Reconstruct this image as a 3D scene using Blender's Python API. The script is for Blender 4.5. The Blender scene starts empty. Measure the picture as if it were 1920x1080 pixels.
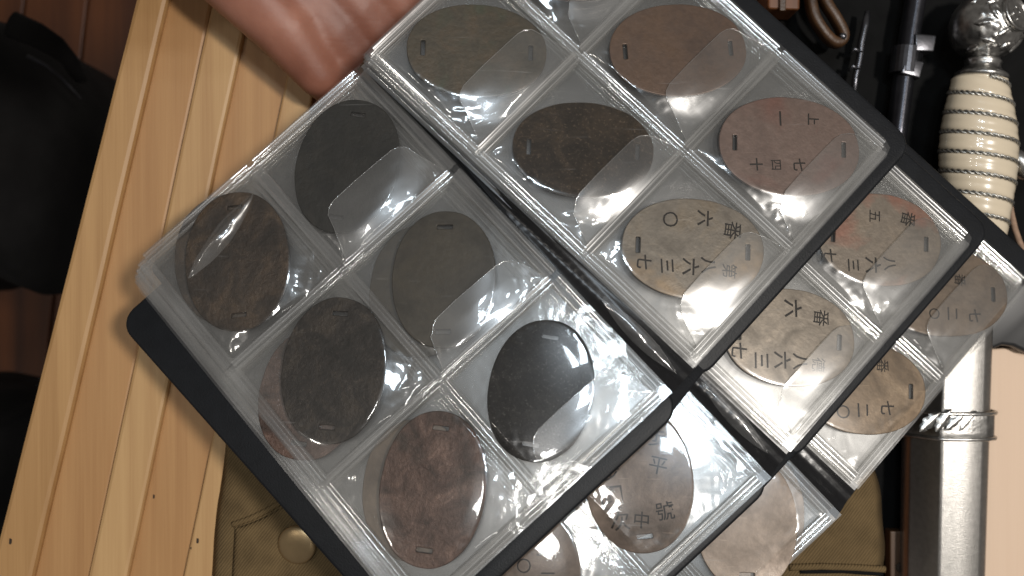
import bpy, bmesh, math, random
from mathutils import Vector, Matrix, noise
random.seed(7)
C = bpy.context.scene.collection
SC = bpy.context.scene
S = 0.001                      # everything below is worked out in millimetres
H, F = 400.0, 1860.0           # camera height above the table, focal length in photo pixels

# ------------------------------------------------------------------ camera
cam = bpy.data.cameras.new('camera'); camo = bpy.data.objects.new('camera', cam); C.objects.link(camo)
camo.location = (0, 0, H*S)
cam.sensor_width = 36; cam.lens = 36*F/1920; cam.clip_start = 0.005; cam.clip_end = 20
cam.dof.use_dof = True; cam.dof.focus_distance = 0.315; cam.dof.aperture_fstop = 15
SC.camera = camo
# ------------------------------------------------------------------ room light
w = bpy.data.worlds.new('World'); SC.world = w; w.use_nodes = True
bg = w.node_tree.nodes['Background']; bg.inputs[0].default_value = (1.0, .93, .86, 1); bg.inputs[1].default_value = .12
def lamp(name, loc, size, power, col, target=(0, 0, .05)):
    d = bpy.data.lights.new(name, 'AREA'); d.shape = 'RECTANGLE'; d.size, d.size_y = size
    d.energy = power; d.color = col
    o = bpy.data.objects.new(name, d); C.objects.link(o); o.location = loc
    o.rotation_euler = (Vector(target)-Vector(loc)).to_track_quat('-Z', 'Y').to_euler(); o['kind'] = 'structure'
    return o
lamp('ceiling_lamp', (.52, .06, 1.30), (.11, .11), 10.6, (1, .945, .88))
lamp('ceiling_lamp', (-.14, .48, 1.38), (.07, .07), .75, (.80, .91, 1.0))
lamp('ceiling_lamp', (-.205, .172, 1.36), (.08, .06), .6, (1, .98, .95))
lamp('ceiling_lamp', (.06, .32, 1.34), (.18, .09), 2.0, (.78, .90, 1.0))
lamp('ceiling_lamp', (-.76, .06, 1.45), (.08, .10), 1.0, (1, .94, .86))
lamp('ceiling_lamp', (.50, -.50, 1.5), (.20, .06), .4, (1, .95, .88))
SC.view_settings.view_transform = 'Standard'; SC.view_settings.look = 'None'
SC.view_settings.exposure = 0.08; SC.view_settings.gamma = 1.0
cy = SC.cycles
cy.transparent_max_bounces = 64; cy.max_bounces = 12; cy.glossy_bounces = 5; cy.diffuse_bounces = 3
cy.sample_clamp_indirect = 4.0; cy.caustics_reflective = False; cy.caustics_refractive = False
try: cy.use_denoising = True
except Exception: pass

# ------------------------------------------------------------------ helpers
def P(px, py, z=0.0):
    s = (H-z)/F
    return Vector(((px-960)*s, (540-py)*s, z))
ORG = {}
def mesh_obj(name, verts, faces, mat, parent=None, smooth=False, shared=None):
    root = parent
    while root is not None and root.parent is not None: root = root.parent
    o0 = ORG.get(root.name, Vector((0, 0, 0))) if root else Vector((0, 0, 0))
    me = bpy.data.meshes.new(name)
    me.from_pydata([(Vector(v)-o0)*S for v in verts], [], faces)
    if smooth:
        me.polygons.foreach_set('use_smooth', [True]*len(me.polygons))
    me.update()
    if mat: me.materials.append(mat)
    o = bpy.data.objects.new(name, me); C.objects.link(o)
    if parent is not None: o.parent = parent
    return o
def fix_normals(o):
    bm = bmesh.new(); bm.from_mesh(o.data); bmesh.ops.recalc_face_normals(bm, faces=bm.faces); bm.to_mesh(o.data); bm.free()
def thing(name, loc, label, cat, group=None):
    o = bpy.data.objects.new(name, None); C.objects.link(o); o.empty_display_size = .01
    o.location = Vector(loc)*S; ORG[o.name] = Vector(loc)
    return tag(o, label, cat, group)
def tag(o, label, cat, group=None):
    o['label'] = label; o['category'] = cat; o['kind'] = 'thing'
    if group: o['group'] = group
    return o
def bevel(o, wd, seg=3, ang=35):
    m = o.modifiers.new('bevel', 'BEVEL'); m.width = wd*S; m.segments = seg; m.limit_method = 'ANGLE'; m.angle_limit = math.radians(ang)
    return o
def smooth_all(o):
    o.data.polygons.foreach_set('use_smooth', [True]*len(o.data.polygons)); return o
def prism(poly, dvec):
    n = len(poly); dvec = Vector(dvec)
    v = [Vector(p) for p in poly]+[Vector(p)+dvec for p in poly]
    f = [list(range(n)), list(range(2*n-1, n-1, -1))]
    f += [[(i+1) % n, i, n+i, n+(i+1) % n] for i in range(n)]
    return v, f
def sweep(path, ring, closed_ends=True, ups=None):
    """ring(i, T, A, B) -> list of points in the A/B plane, path: list of Vectors"""
    n = len(path); verts = []; faces = []; up = Vector((0, 0, 1)); k = 0
    for i, p in enumerate(path):
        t = (path[min(i+1, n-1)]-path[max(i-1, 0)]).normalized()
        a = t.cross(up)
        if a.length < 1e-4: a = t.cross(Vector((1, 0, 0)))
        a.normalize(); b = a.cross(t).normalized()
        pts = ring(i, n); k = len(pts)
        verts += [p+a*x+b*y for x, y in pts]
    for i in range(n-1):
        for j in range(k):
            faces.append([i*k+j, i*k+(j+1) % k, (i+1)*k+(j+1) % k, (i+1)*k+j])
    if closed_ends:
        faces.append(list(range(k-1, -1, -1))); faces.append([(n-1)*k+j for j in range(k)])
    return verts, faces
def circ(r, k=10, ry=None):
    ry = r if ry is None else ry
    return [(r*math.cos(2*math.pi*j/k), ry*math.sin(2*math.pi*j/k)) for j in range(k)]
def join(*vf):
    V, Fc = [], []
    for v, f in vf:
        o = len(V); V += list(v); Fc += [[i+o for i in q] for q in f]
    return V, Fc
def nz(x, y, z=0, sc=1.0): return noise.noise(Vector((x*sc, y*sc, z)))

# ------------------------------------------------------------------ materials
def new_mat(name):
    m = bpy.data.materials.new(name); m.use_nodes = True
    nt = m.node_tree; b = nt.nodes['Principled BSDF']
    return m, nt, b
def nd(nt, typ, **kw):
    n = nt.nodes.new(typ)
    for k, v in kw.items():
        if k in n.inputs: n.inputs[k].default_value = v
        else: setattr(n, k, v)
    return n
def coords(nt, scale=(1, 1, 1), rot=(0, 0, 0), loc=(0, 0, 0)):
    tc = nd(nt, 'ShaderNodeTexCoord'); mp = nd(nt, 'ShaderNodeMapping')
    mp.inputs['Scale'].default_value = scale; mp.inputs['Rotation'].default_value = rot; mp.inputs['Location'].default_value = loc
    nt.links.new(tc.outputs['Object'], mp.inputs['Vector']); return mp.outputs['Vector']
def ramp(nt, fac, stops):
    r = nd(nt, 'ShaderNodeValToRGB'); e = r.color_ramp.elements
    while len(e) < len(stops): e.new(.5)
    for i, (p, c) in enumerate(stops): e[i].position = p; e[i].color = (*c, 1) if len(c) == 3 else c
    nt.links.new(fac, r.inputs['Fac']); return r.outputs['Color']
def bump(nt, b, h, st=.3, dist=.0005):
    n = nd(nt, 'ShaderNodeBump', Strength=st, Distance=dist)
    nt.links.new(h, n.inputs['Height']); nt.links.new(n.outputs['Normal'], b.inputs['Normal']); return n
def simple(name, col, rough=.5, metal=0.0, var=.25, sc=120, bst=.15, bsc=900, spec=.5, coat=0.0):
    m, nt, b = new_mat(name)
    v = coords(nt)
    n = nd(nt, 'ShaderNodeTexNoise', Scale=sc, Detail=6.0); nt.links.new(v, n.inputs['Vector'])
    c0 = tuple(c*(1-var) for c in col); c1 = tuple(min(1, c*(1+var)) for c in col)
    nt.links.new(ramp(nt, n.outputs['Fac'], [(.3, c0), (.7, c1)]), b.inputs['Base Color'])
    b.inputs['Roughness'].default_value = rough; b.inputs['Metallic'].default_value = metal
    b.inputs['Specular IOR Level'].default_value = spec; b.inputs['Coat Weight'].default_value = coat
    n2 = nd(nt, 'ShaderNodeTexNoise', Scale=bsc, Detail=4.0); nt.links.new(v, n2.inputs['Vector'])
    if bst: bump(nt, b, n2.outputs['Fac'], bst, .0003)
    return m
def film_mat(name, refl=.06, haze=.035, rough=.06, soft=.24, share=.45, tint=(.985, .985, .98), wave=.25, wsc=70, scratches=.0):
    m, nt, b = new_mat(name); nt.nodes.remove(b)
    out = nt.nodes['Material Output']
    tr = nd(nt, 'ShaderNodeBsdfTransparent'); tr.inputs[0].default_value = (*tint, 1)
    gl = nd(nt, 'ShaderNodeBsdfGlossy', Roughness=rough); gl.inputs[0].default_value = (1, 1, 1, 1)
    df = nd(nt, 'ShaderNodeBsdfDiffuse'); df.inputs[0].default_value = (.82, .82, .81, 1)
    v = coords(nt)
    n1 = nd(nt, 'ShaderNodeTexNoise', Scale=wsc, Detail=3.0, Roughness=.55, Distortion=.6); nt.links.new(v, n1.inputs['Vector'])
    bp = nd(nt, 'ShaderNodeBump', Strength=wave, Distance=.0022); nt.links.new(n1.outputs['Fac'], bp.inputs['Height'])
    nt.links.new(bp.outputs['Normal'], gl.inputs['Normal'])
    g2 = nd(nt, 'ShaderNodeBsdfGlossy', Roughness=soft); g2.inputs[0].default_value = (1, 1, 1, 1); nt.links.new(bp.outputs['Normal'], g2.inputs['Normal'])
    gm = nd(nt, 'ShaderNodeMixShader'); gm.inputs[0].default_value = share; nt.links.new(gl.outputs[0], gm.inputs[1]); nt.links.new(g2.outputs[0], gm.inputs[2])
    lw = nd(nt, 'ShaderNodeLayerWeight', Blend=.5)
    pw = nd(nt, 'ShaderNodeMath', operation='POWER'); nt.links.new(lw.outputs['Facing'], pw.inputs[0]); pw.inputs[1].default_value = 4.0
    mu = nd(nt, 'ShaderNodeMath', operation='MULTIPLY_ADD'); nt.links.new(pw.outputs[0], mu.inputs[0]); mu.inputs[1].default_value = .6; mu.inputs[2].default_value = refl
    mu.use_clamp = True
    # scuffs: long thin streaks that scatter a little light
    nh = nd(nt, 'ShaderNodeTexNoise', Scale=45.0, Detail=5.0); nt.links.new(v, nh.inputs['Vector'])
    hz = nd(nt, 'ShaderNodeMapRange'); nt.links.new(nh.outputs['Fac'], hz.inputs[0])
    hz.inputs[1].default_value = .35; hz.inputs[2].default_value = .75; hz.inputs[3].default_value = haze*.5; hz.inputs[4].default_value = haze*1.8
    hout = hz.outputs[0]
    if scratches:
        sv = coords(nt, (40, 900, 40), (0, 0, .9)); ns = nd(nt, 'ShaderNodeTexNoise', Scale=1.0, Detail=2.0, Distortion=.4); nt.links.new(sv, ns.inputs['Vector'])
        sr = nd(nt, 'ShaderNodeMapRange'); nt.links.new(ns.outputs['Fac'], sr.inputs[0]); sr.inputs[1].default_value = .70; sr.inputs[2].default_value = .78; sr.inputs[3].default_value = 0; sr.inputs[4].default_value = scratches
        ad = nd(nt, 'ShaderNodeMath', operation='ADD'); nt.links.new(hout, ad.inputs[0]); nt.links.new(sr.outputs[0], ad.inputs[1]); hout = ad.outputs[0]
    m1 = nd(nt, 'ShaderNodeMixShader'); nt.links.new(hout, m1.inputs[0]); nt.links.new(tr.outputs[0], m1.inputs[1]); nt.links.new(df.outputs[0], m1.inputs[2])
    m2 = nd(nt, 'ShaderNodeMixShader'); nt.links.new(mu.outputs[0], m2.inputs[0]); nt.links.new(m1.outputs[0], m2.inputs[1]); nt.links.new(gm.outputs[0], m2.inputs[2])
    nt.links.new(m2.outputs[0], out.inputs['Surface'])
    return m
M = {}
M['film'] = film_mat('clear_pocket_film', refl=.075, haze=.006, rough=.03, soft=.17, share=.35, wave=.012, wsc=30, scratches=.08)
M['base_film'] = film_mat('page_backing_film', refl=.12, haze=.014, rough=.06, soft=.24, share=.5, wave=.11, wsc=48)
M['low_film'] = film_mat('lower_page_film', refl=.13, haze=.016, rough=.08, soft=.27, share=.55, wave=.13, wsc=42)
M['flap'] = film_mat('pocket_flap_film', refl=.13, haze=.04, rough=.05, soft=.22, share=.55, wave=.015, wsc=40, scratches=.06)
M['seam'] = film_mat('welded_plastic_seam', refl=.26, haze=.07, rough=.04, soft=.22, share=.45, tint=(.95, .95, .94), wave=.02, wsc=90)
M['leather'] = simple('black_grained_leatherette', (.0075, .0085, .0105), rough=.47, var=.15, sc=200, bst=.3, bsc=1800, spec=.28)
M['spine'] = simple('black_pvc_binding', (.010, .010, .011), rough=.28, var=.2, sc=300, bst=.15, bsc=700)
M['ink'] = simple('dark_engraving', (.014, .010, .007), rough=.8, var=.3, sc=900, bst=.2)
M['silver'] = simple('worn_silver', (.50, .49, .47), rough=.30, metal=1, var=.3, sc=350, bst=.25, bsc=900)
M['scab'] = simple('grey_scabbard_steel', (.50, .485, .46), rough=.33, metal=1, var=.10, sc=500, bst=.25, bsc=2600)
M['ivory'] = simple('ivory_celluloid', (.74, .63, .47), rough=.25, var=.06, sc=60, bst=.04, bsc=400, coat=.8)
M['wire'] = simple('dark_silver_wire', (.46, .45, .42), rough=.4, metal=1, var=.4, sc=900, bst=.3)
M['steel'] = simple('dark_blued_steel', (.05, .05, .058), rough=.28, metal=.8, var=.3, sc=150, bst=.1)
M['fitting'] = simple('grey_steel_fitting', (.11, .11, .12), rough=.28, metal=.9, var=.3, sc=150, bst=.1)
M['blackcloth'] = simple('black_cloth', (.006, .006, .006), rough=.9, var=.3, sc=90, bst=.4, bsc=1800, spec=.15)
M['bag'] = simple('black_bag_fabric', (.006, .0055, .0055), rough=.85, var=.4, sc=40, bst=.4, bsc=900, spec=.2)
M['brownleather'] = simple('brown_leather', (.060, .028, .011), rough=.45, var=.45, sc=150, bst=.4, bsc=900)
M['brass'] = simple('worn_brass_button', (.46, .33, .18), rough=.36, metal=.85, var=.12, sc=120, bst=.08, bsc=900)
M['tan'] = simple('tan_cord', (.34, .22, .15), rough=.8, var=.25, sc=400)
M['thread'] = simple('olive_thread', (.12, .09, .045), rough=.9, var=.3, sc=900)
def pebble(name):
    m, nt, b = new_mat(name); v = coords(nt)
    b.inputs['Base Color'].default_value = (.022, .022, .023, 1); b.inputs['Roughness'].default_value = .36
    vo = nd(nt, 'ShaderNodeTexVoronoi', Scale=520.0); vo.feature = 'SMOOTH_F1'; nt.links.new(v, vo.inputs['Vector'])
    bump(nt, b, vo.outputs['Distance'], -.9, .0016); return m
M['pebble'] = pebble('pebbled_black_leather')
def wood(name, c_light, c_dark, rot, seed, rough=.5, sc=1.0, knots=False):
    m, nt, b = new_mat(name)
    v = coords(nt, (260*sc, 9*sc, 60), (0, 0, rot), (seed, seed*.7, 0))
    n1 = nd(nt, 'ShaderNodeTexNoise', Scale=.55, Detail=5.0, Distortion=.5); nt.links.new(v, n1.inputs['Vector'])
    v2 = coords(nt, (1600*sc, 25*sc, 60), (0, 0, rot), (seed*2, seed, 0))
    n2 = nd(nt, 'ShaderNodeTexNoise', Scale=1.0, Detail=3.0); nt.links.new(v2, n2.inputs['Vector'])
    mx = nd(nt, 'ShaderNodeMath', operation='MULTIPLY_ADD'); nt.links.new(n2.outputs['Fac'], mx.inputs[0]); mx.inputs[1].default_value = .30; nt.links.new(n1.outputs['Fac'], mx.inputs[2])
    mid = tuple((a+c)/2 for a, c in zip(c_light, c_dark))
    nt.links.new(ramp(nt, mx.outputs[0], [(.42, c_dark), (.62, mid), (.84, c_light)]), b.inputs['Base Color'])
    b.inputs['Roughness'].default_value = rough
    bump(nt, b, n2.outputs['Fac'], .12, .0003); return m
GR = math.radians(-13.5)
M['pine'] = wood('pine_board', (.47, .262, .108), (.37, .190, .073), GR, 1.3)
M['pine_rail'] = wood('pine_rail', (.49, .285, .118), (.35, .185, .068), GR, 4.1)
M['pine_pale'] = wood('pine_pale_batten', (.54, .335, .150), (.40, .22, .09), GR, 9.2)
M['floorwood'] = wood('reddish_floorboard', (.145, .046, .013), (.055, .016, .005), GR, 2.2, rough=.4, sc=.35)
M['stripwood'] = wood('orange_brown_wood', (.17, .06, .018), (.10, .034, .010), 0, 5.2)
M['darkwood'] = wood('dim_brown_wood', (.10, .05, .022), (.06, .028, .012), 0, 6.6)
M['peach'] = wood('pale_peach_board', (.80, .60, .44), (.74, .54, .39), 0, 3.3, rough=.6, sc=.5)
M['knot'] = simple('dark_wood_knot', (.03, .017, .008), rough=.7)
def twill(name, col):
    m, nt, b = new_mat(name)
    v = coords(nt, (1, 1, 1), (0, 0, math.radians(38)))
    wv = nd(nt, 'ShaderNodeTexWave', Scale=330.0, Distortion=1.2, Detail=2.0); wv.inputs['Detail Scale'].default_value = 3.0
    nt.links.new(v, wv.inputs['Vector'])
    n = nd(nt, 'ShaderNodeTexNoise', Scale=90.0, Detail=6.0); nt.links.new(coords(nt), n.inputs['Vector'])
    c0 = tuple(c*.55 for c in col); c1 = tuple(c*1.25 for c in col)
    mx = nd(nt, 'ShaderNodeMath', operation='MULTIPLY_ADD'); nt.links.new(wv.outputs['Fac'], mx.inputs[0]); mx.inputs[1].default_value = .35
    nt.links.new(n.outputs['Fac'], mx.inputs[2])
    nt.links.new(ramp(nt, mx.outputs[0], [(.35, c0), (.95, c1)]), b.inputs['Base Color'])
    b.inputs['Roughness'].default_value = .9; b.inputs['Specular IOR Level'].default_value = .15
    bump(nt, b, wv.outputs['Fac'], .55, .0004); return m
M['twill'] = twill('khaki_twill', (.145, .098, .047))
def skin(name):
    m, nt, b = new_mat(name); v = coords(nt)
    n = nd(nt, 'ShaderNodeTexNoise', Scale=38.0, Detail=6.0); nt.links.new(v, n.inputs['Vector'])
    nt.links.new(ramp(nt, n.outputs['Fac'], [(.3, (.19, .068, .042)), (.52, (.28, .112, .072)), (.75, (.38, .170, .115))]), b.inputs['Base Color'])
    b.inputs['Roughness'].default_value = .5; b.inputs['Subsurface Weight'].default_value = .12
    b.inputs['Subsurface Radius'].default_value = (.004, .0015, .0008); b.inputs['Subsurface Scale'].default_value = 1.0
    vo = nd(nt, 'ShaderNodeTexVoronoi', Scale=700.0); nt.links.new(v, vo.inputs['Vector'])
    cv = coords(nt, (60, 220, 60), (0, 0, .35)); n2 = nd(nt, 'ShaderNodeTexNoise', Scale=1.0, Detail=3.0, Distortion=.8); nt.links.new(cv, n2.inputs['Vector'])
    mx = nd(nt, 'ShaderNodeMath', operation='MULTIPLY_ADD'); nt.links.new(vo.outputs['Distance'], mx.inputs[0]); mx.inputs[1].default_value = .25; nt.links.new(n2.outputs['Fac'], mx.inputs[2])
    bump(nt, b, mx.outputs[0], .13, .0007); return m
M['skin'] = skin('skin')
def patina(name, cols, seed, rough=.45, metal=.35, sc=90, bst=.3, spots=None, speck=0.0):
    """aged metal: three tones laid in cloudy patches, pitted surface"""
    m, nt, b = new_mat(name)
    v = coords(nt, (1, 1, 1), (0, 0, seed), (seed*.13, seed*.37, seed))
    n = nd(nt, 'ShaderNodeTexNoise', Scale=sc, Detail=8.0, Roughness=.62, Distortion=.9); nt.links.new(v, n.inputs['Vector'])
    col = ramp(nt, n.outputs['Fac'], [(.30, cols[0]), (.5, cols[1]), (.70, cols[2])])
    if spots:
        n3 = nd(nt, 'ShaderNodeTexNoise', Scale=sc*.7, Detail=4.0, Distortion=.5); nt.links.new(coords(nt, (1, 1, 1), (0, 0, 0), (seed*.7, seed*.2, 5)), n3.inputs['Vector'])
        mr = nd(nt, 'ShaderNodeMapRange'); nt.links.new(n3.outputs['Fac'], mr.inputs[0]); mr.inputs[1].default_value = .55; mr.inputs[2].default_value = .66; mr.inputs[4].default_value = .75
        mx = nd(nt, 'ShaderNodeMix'); mx.data_type = 'RGBA'; nt.links.new(mr.outputs[0], mx.inputs[0]); nt.links.new(col, mx.inputs[6]); mx.inputs[7].default_value = (*spots, 1); col = mx.outputs[2]
    nf = nd(nt, 'ShaderNodeTexNoise', Scale=sc*9, Detail=4.0); nt.links.new(v, nf.inputs['Vector'])
    mf = nd(nt, 'ShaderNodeMix'); mf.data_type = 'RGBA'; mf.blend_type = 'MULTIPLY'; mf.inputs[0].default_value = .55
    nt.links.new(col, mf.inputs[6]); nt.links.new(ramp(nt, nf.outputs['Fac'], [(.3, (.75, .75, .75)), (.65, (1.08, 1.08, 1.08))]), mf.inputs[7])
    nt.links.new(mf.outputs[2], b.inputs['Base Color'])
    # worn scratches; glints off the pits painted in as light flecks
    cs = mf.outputs[2]
    if speck:
        sp = nd(nt, 'ShaderNodeTexNoise', Scale=sc*9.0, Detail=3.0, Roughness=.7); nt.links.new(v, sp.inputs['Vector'])
        mk = nd(nt, 'ShaderNodeMapRange'); nt.links.new(sp.outputs['Fac'], mk.inputs[0]); mk.inputs[1].default_value = .58; mk.inputs[2].default_value = .70; mk.inputs[4].default_value = speck
        ms = nd(nt, 'ShaderNodeMath', operation='MULTIPLY'); nt.links.new(mk.outputs[0], ms.inputs[0]); nt.links.new(n.outputs['Fac'], ms.inputs[1])
        sx = nd(nt, 'ShaderNodeMix'); sx.data_type = 'RGBA'; nt.links.new(ms.outputs[0], sx.inputs[0]); nt.links.new(cs, sx.inputs[6]); sx.inputs[7].default_value = (*[min(1, c*3.2+.03) for c in cols[2]], 1); cs = sx.outputs[2]
    for sa in (.5, 2.2):
        sn = nd(nt, 'ShaderNodeTexNoise', Scale=1.0, Detail=1.0, Distortion=.15); nt.links.new(coords(nt, (70, 1100, 70), (0, 0, sa+seed*1.7), (seed, seed*.3, 0)), sn.inputs['Vector'])
        sm = nd(nt, 'ShaderNodeMapRange'); nt.links.new(sn.outputs['Fac'], sm.inputs[0]); sm.inputs[1].default_value = .76; sm.inputs[2].default_value = .86; sm.inputs[4].default_value = .4
        sx = nd(nt, 'ShaderNodeMix'); sx.data_type = 'RGBA'; nt.links.new(sm.outputs[0], sx.inputs[0]); nt.links.new(cs, sx.inputs[6]); sx.inputs[7].default_value = (*[min(1, c*1.9+.02) for c in cols[2]], 1); cs = sx.outputs[2]
    nt.links.new(cs, b.inputs['Base Color'])
    rr = nd(nt, 'ShaderNodeMapRange'); nt.links.new(n.outputs['Fac'], rr.inputs[0]); rr.inputs[1].default_value = .3; rr.inputs[2].default_value = .7; rr.inputs[3].default_value = rough+.14; rr.inputs[4].default_value = rough-.10
    nt.links.new(rr.outputs[0], b.inputs['Roughness'])
    b.inputs['Metallic'].default_value = metal
    nb = nd(nt, 'ShaderNodeTexNoise', Scale=sc*5, Detail=7.0, Roughness=.7); nt.links.new(v, nb.inputs['Vector'])
    bump(nt, b, nb.outputs['Fac'], min(1, bst), .0007 if bst < .8 else .0022)
    return m

# ------------------------------------------------------------------ album frames (page planes in space)
K = 1.0486                                   # 47.5 mm pocket width
def scaled(o): return Vector((o[0]*K, o[1]*K, H-(H-o[2])*K))
class Frame:
    def __init__(s, O, U, V, pu, pv):
        s.O, s.U = Vector(O), Vector(U).normalized(); V = Vector(V); s.V = (V-s.U*V.dot(s.U)).normalized()
        s.N = s.U.cross(s.V); s.N = s.N if s.N.z > 0 else -s.N
        s.pu, s.pv = pu, pv
    def at(s, u, v, w=0): return s.O+s.U*u+s.V*v+s.N*w
    def moved(s, T): return Frame(s.O+T, s.U, s.V, s.pu, s.pv)
    def hit(s, px, py, w=0):
        c = Vector((0, 0, H)); d = P(px, py, 0)-c; o = s.O+s.N*w
        return c+d*((o-c).dot(s.N)/d.dot(s.N))
    def uv(s, p): d = p-s.O; return d.dot(s.U), d.dot(s.V)
PV = 47.5
FR = Frame(scaled((-42.51, 71.33, 97.58)), (.724, -.6875, .0626), (.6865, .7074, -.1706), 44.42*K, PV)
FL = Frame(scaled((-48.83, 69.02, 82.80)), (.6631, -.7144, .2252), (-.7407, -.6701, .0555), 46.10*K, PV)
def shift_to(px, py, dz):
    a = FR.at(3*FR.pu, FR.pv); z = a.z+dz; return P(px, py, z)-a
T2 = shift_to(1650, 632, -15.5); T3 = shift_to(1766, 710, -31)

# ------------------------------------------------------------------ album builders
def round_rect(u0, u1, v0, v1, r, n=6, only=None):
    pts = []
    for (cu, cv, a0, key) in ((u1-r, v1-r, 0, 'b'), (u0+r, v1-r, 90, 'c'), (u0+r, v0+r, 180, 'd'), (u1-r, v0+r, 270, 'a')):
        rr = r if (only is None or key in only) else .01
        cu2 = (u1-rr) if key in 'ab' else (u0+rr); cv2 = (v1-rr) if key in 'bc' else (v0+rr)
        for i in range(n+1):
            a = math.radians(a0+90*i/n); pts.append((cu2+rr*math.cos(a), cv2+rr*math.sin(a)))
    return pts
def seam(fr, parent, a, b, w, seed, wd=1.25, h=.7):
    """welded double ridge from a to b (u, v)"""
    a, b = Vector(a), Vector(b); L = (b-a).length; n = max(6, int(L/4)); d = (b-a)/L; q = Vector((-d.y, d.x))
    prof = [(-wd*1.5, 0), (-wd*1.15, h*.8), (-wd*.8, h), (-wd*.4, h*.25), (0, h*.12), (wd*.4, h*.25), (wd*.8, h), (wd*1.15, h*.8), (wd*1.5, 0)]
    V, Fc = [], []
    for i in range(n+1):
        t = i/n*L; c = a+d*t; s = .10*nz(t, seed*3.1, 0, .06); hh = 1+.25*nz(t, seed, 4, .07)
        for x, z in prof:
            p = c+q*(x+s); V.append(fr.at(p.x, p.y, w+.12+z*hh))
    k = len(prof)
    for i in range(n):
        for j in range(k-1): Fc.append([i*k+j, i*k+j+1, (i+1)*k+j+1, (i+1)*k+j])
    return mesh_obj('welded_seam', V, Fc, M['seam'], parent, smooth=True)
def page_sheet(fr, parent, w, vo, seed, mat, mu=(2.0, 2.6), mv=(2.4, 2.6), amp=.25):
    u0, u1, v0, v1 = -mu[0], 3*fr.pu+mu[1], -mv[0], 2*fr.pv+mv[1]
    nu, nv = 30, 22; V, Fc = [], []
    r = 4.0
    for i in range(nu+1):
        for j in range(nv+1):
            u = u0+(u1-u0)*i/nu; v = v0+(v1-v0)*j/nv
            # round the outer corners
            for cu, su in ((u1-r, 1), (u0+r, -1)):
                du, dv = (u-cu)*su, v-(v1-r)
                if du > 0 and dv > 0:
                    l = math.hypot(du, dv); m = max(du, dv)
                    if l > 1e-6: u, v = cu+su*du*m/l, (v1-r)+dv*m/l
            V.append(fr.at(u, v+vo, w+amp*1.5*nz(u, v, seed, .05)+amp*.35*nz(u, v, seed+4, .13)))
    for i in range(nu):
        for j in range(nv):
            a = i*(nv+1)+j; Fc.append([a, a+1, a+nv+2, a+nv+1])
    return mesh_obj('page', V, Fc, mat, parent, smooth=True)
def pocket_film(fr, parent, i, j, seed, ell, amp=1.0):
    """front film of pocket (i, j) stretched over the tag, ell = (u, v, a, b, angle) or None"""
    n = 60; V, Fc = [], []; e = 1.3
    for a in range(n+1):
        for b in range(n+1):
            s, t = a/n, b/n
            u = fr.pu*i+e+(fr.pu-2*e)*s; v = fr.pv*j+e+(fr.pv-2*e)*t
            edge = min(s, 1-s, t, 1-t)
            env = min(1, edge/.10); env = env*env*(3-2*env)
            h = .30
            if ell:
                du, dv = u-ell[0], v-ell[1]; ca, sa = math.cos(ell[4]), math.sin(ell[4])
                x, y = du*ca+dv*sa, -du*sa+dv*ca
                d = (math.hypot(x/ell[2], y/ell[3])-1)*min(ell[2], ell[3])
                bl = 1.0 if d <= 0 else max(0, 1-d/9.0)
                h += 1.75*bl**1.35*min(1, edge/.03)
            else: h += .9*env; bl = 0
            k_ = (1-min(1, bl))**1.2
            h += env*amp*k_*(.34*nz(u, v, seed, .085)+.10*nz(u, v, seed+9, .22)+.32*(1-abs(nz(u*.6+v, v*.5, seed+3, .07))*2.2)*.45)
            # tension creases that run in from the corners, and fine crinkles by the welds
            cr = 1-min(1, abs(nz((u-v)*.9, (u+v)*.16, seed+5, .16))*5.0); h += env*k_*.34*cr*cr
            cr = 1-min(1, abs(nz((u+v)*.9, (u-v)*.16, seed+8, .16))*5.0); h += env*k_*.22*cr*cr
            near = max(0, 1-edge/.16); h += env*near*.16*nz(u, v, seed+2, .45)
            cd = min(math.hypot(min(s, 1-s), min(t, 1-t))/.24, 1); h += env*(1-cd)*(.55*nz(u, v, seed+12, .20)+.2*nz(u, v, seed+15, .42))
            # over the metal the film stays a little domed and loose
            if ell and d <= 0: h += .22*(1-(d/min(ell[2], ell[3]))**2*0-(math.hypot(x/ell[2], y/ell[3]))**2)+(.16*nz(u, v, seed+6, .022)+.04*nz(u, v, seed+4, .09))*min(1, -d/4)
            V.append(fr.at(u, v, max(.22, h)))
    for a in range(n):
        for b in range(n):
            q = a*(n+1)+b; Fc.append([q, q+1, q+n+2, q+n+1])
    return mesh_obj('pocket', V, Fc, M['film'], parent, smooth=True)
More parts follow.
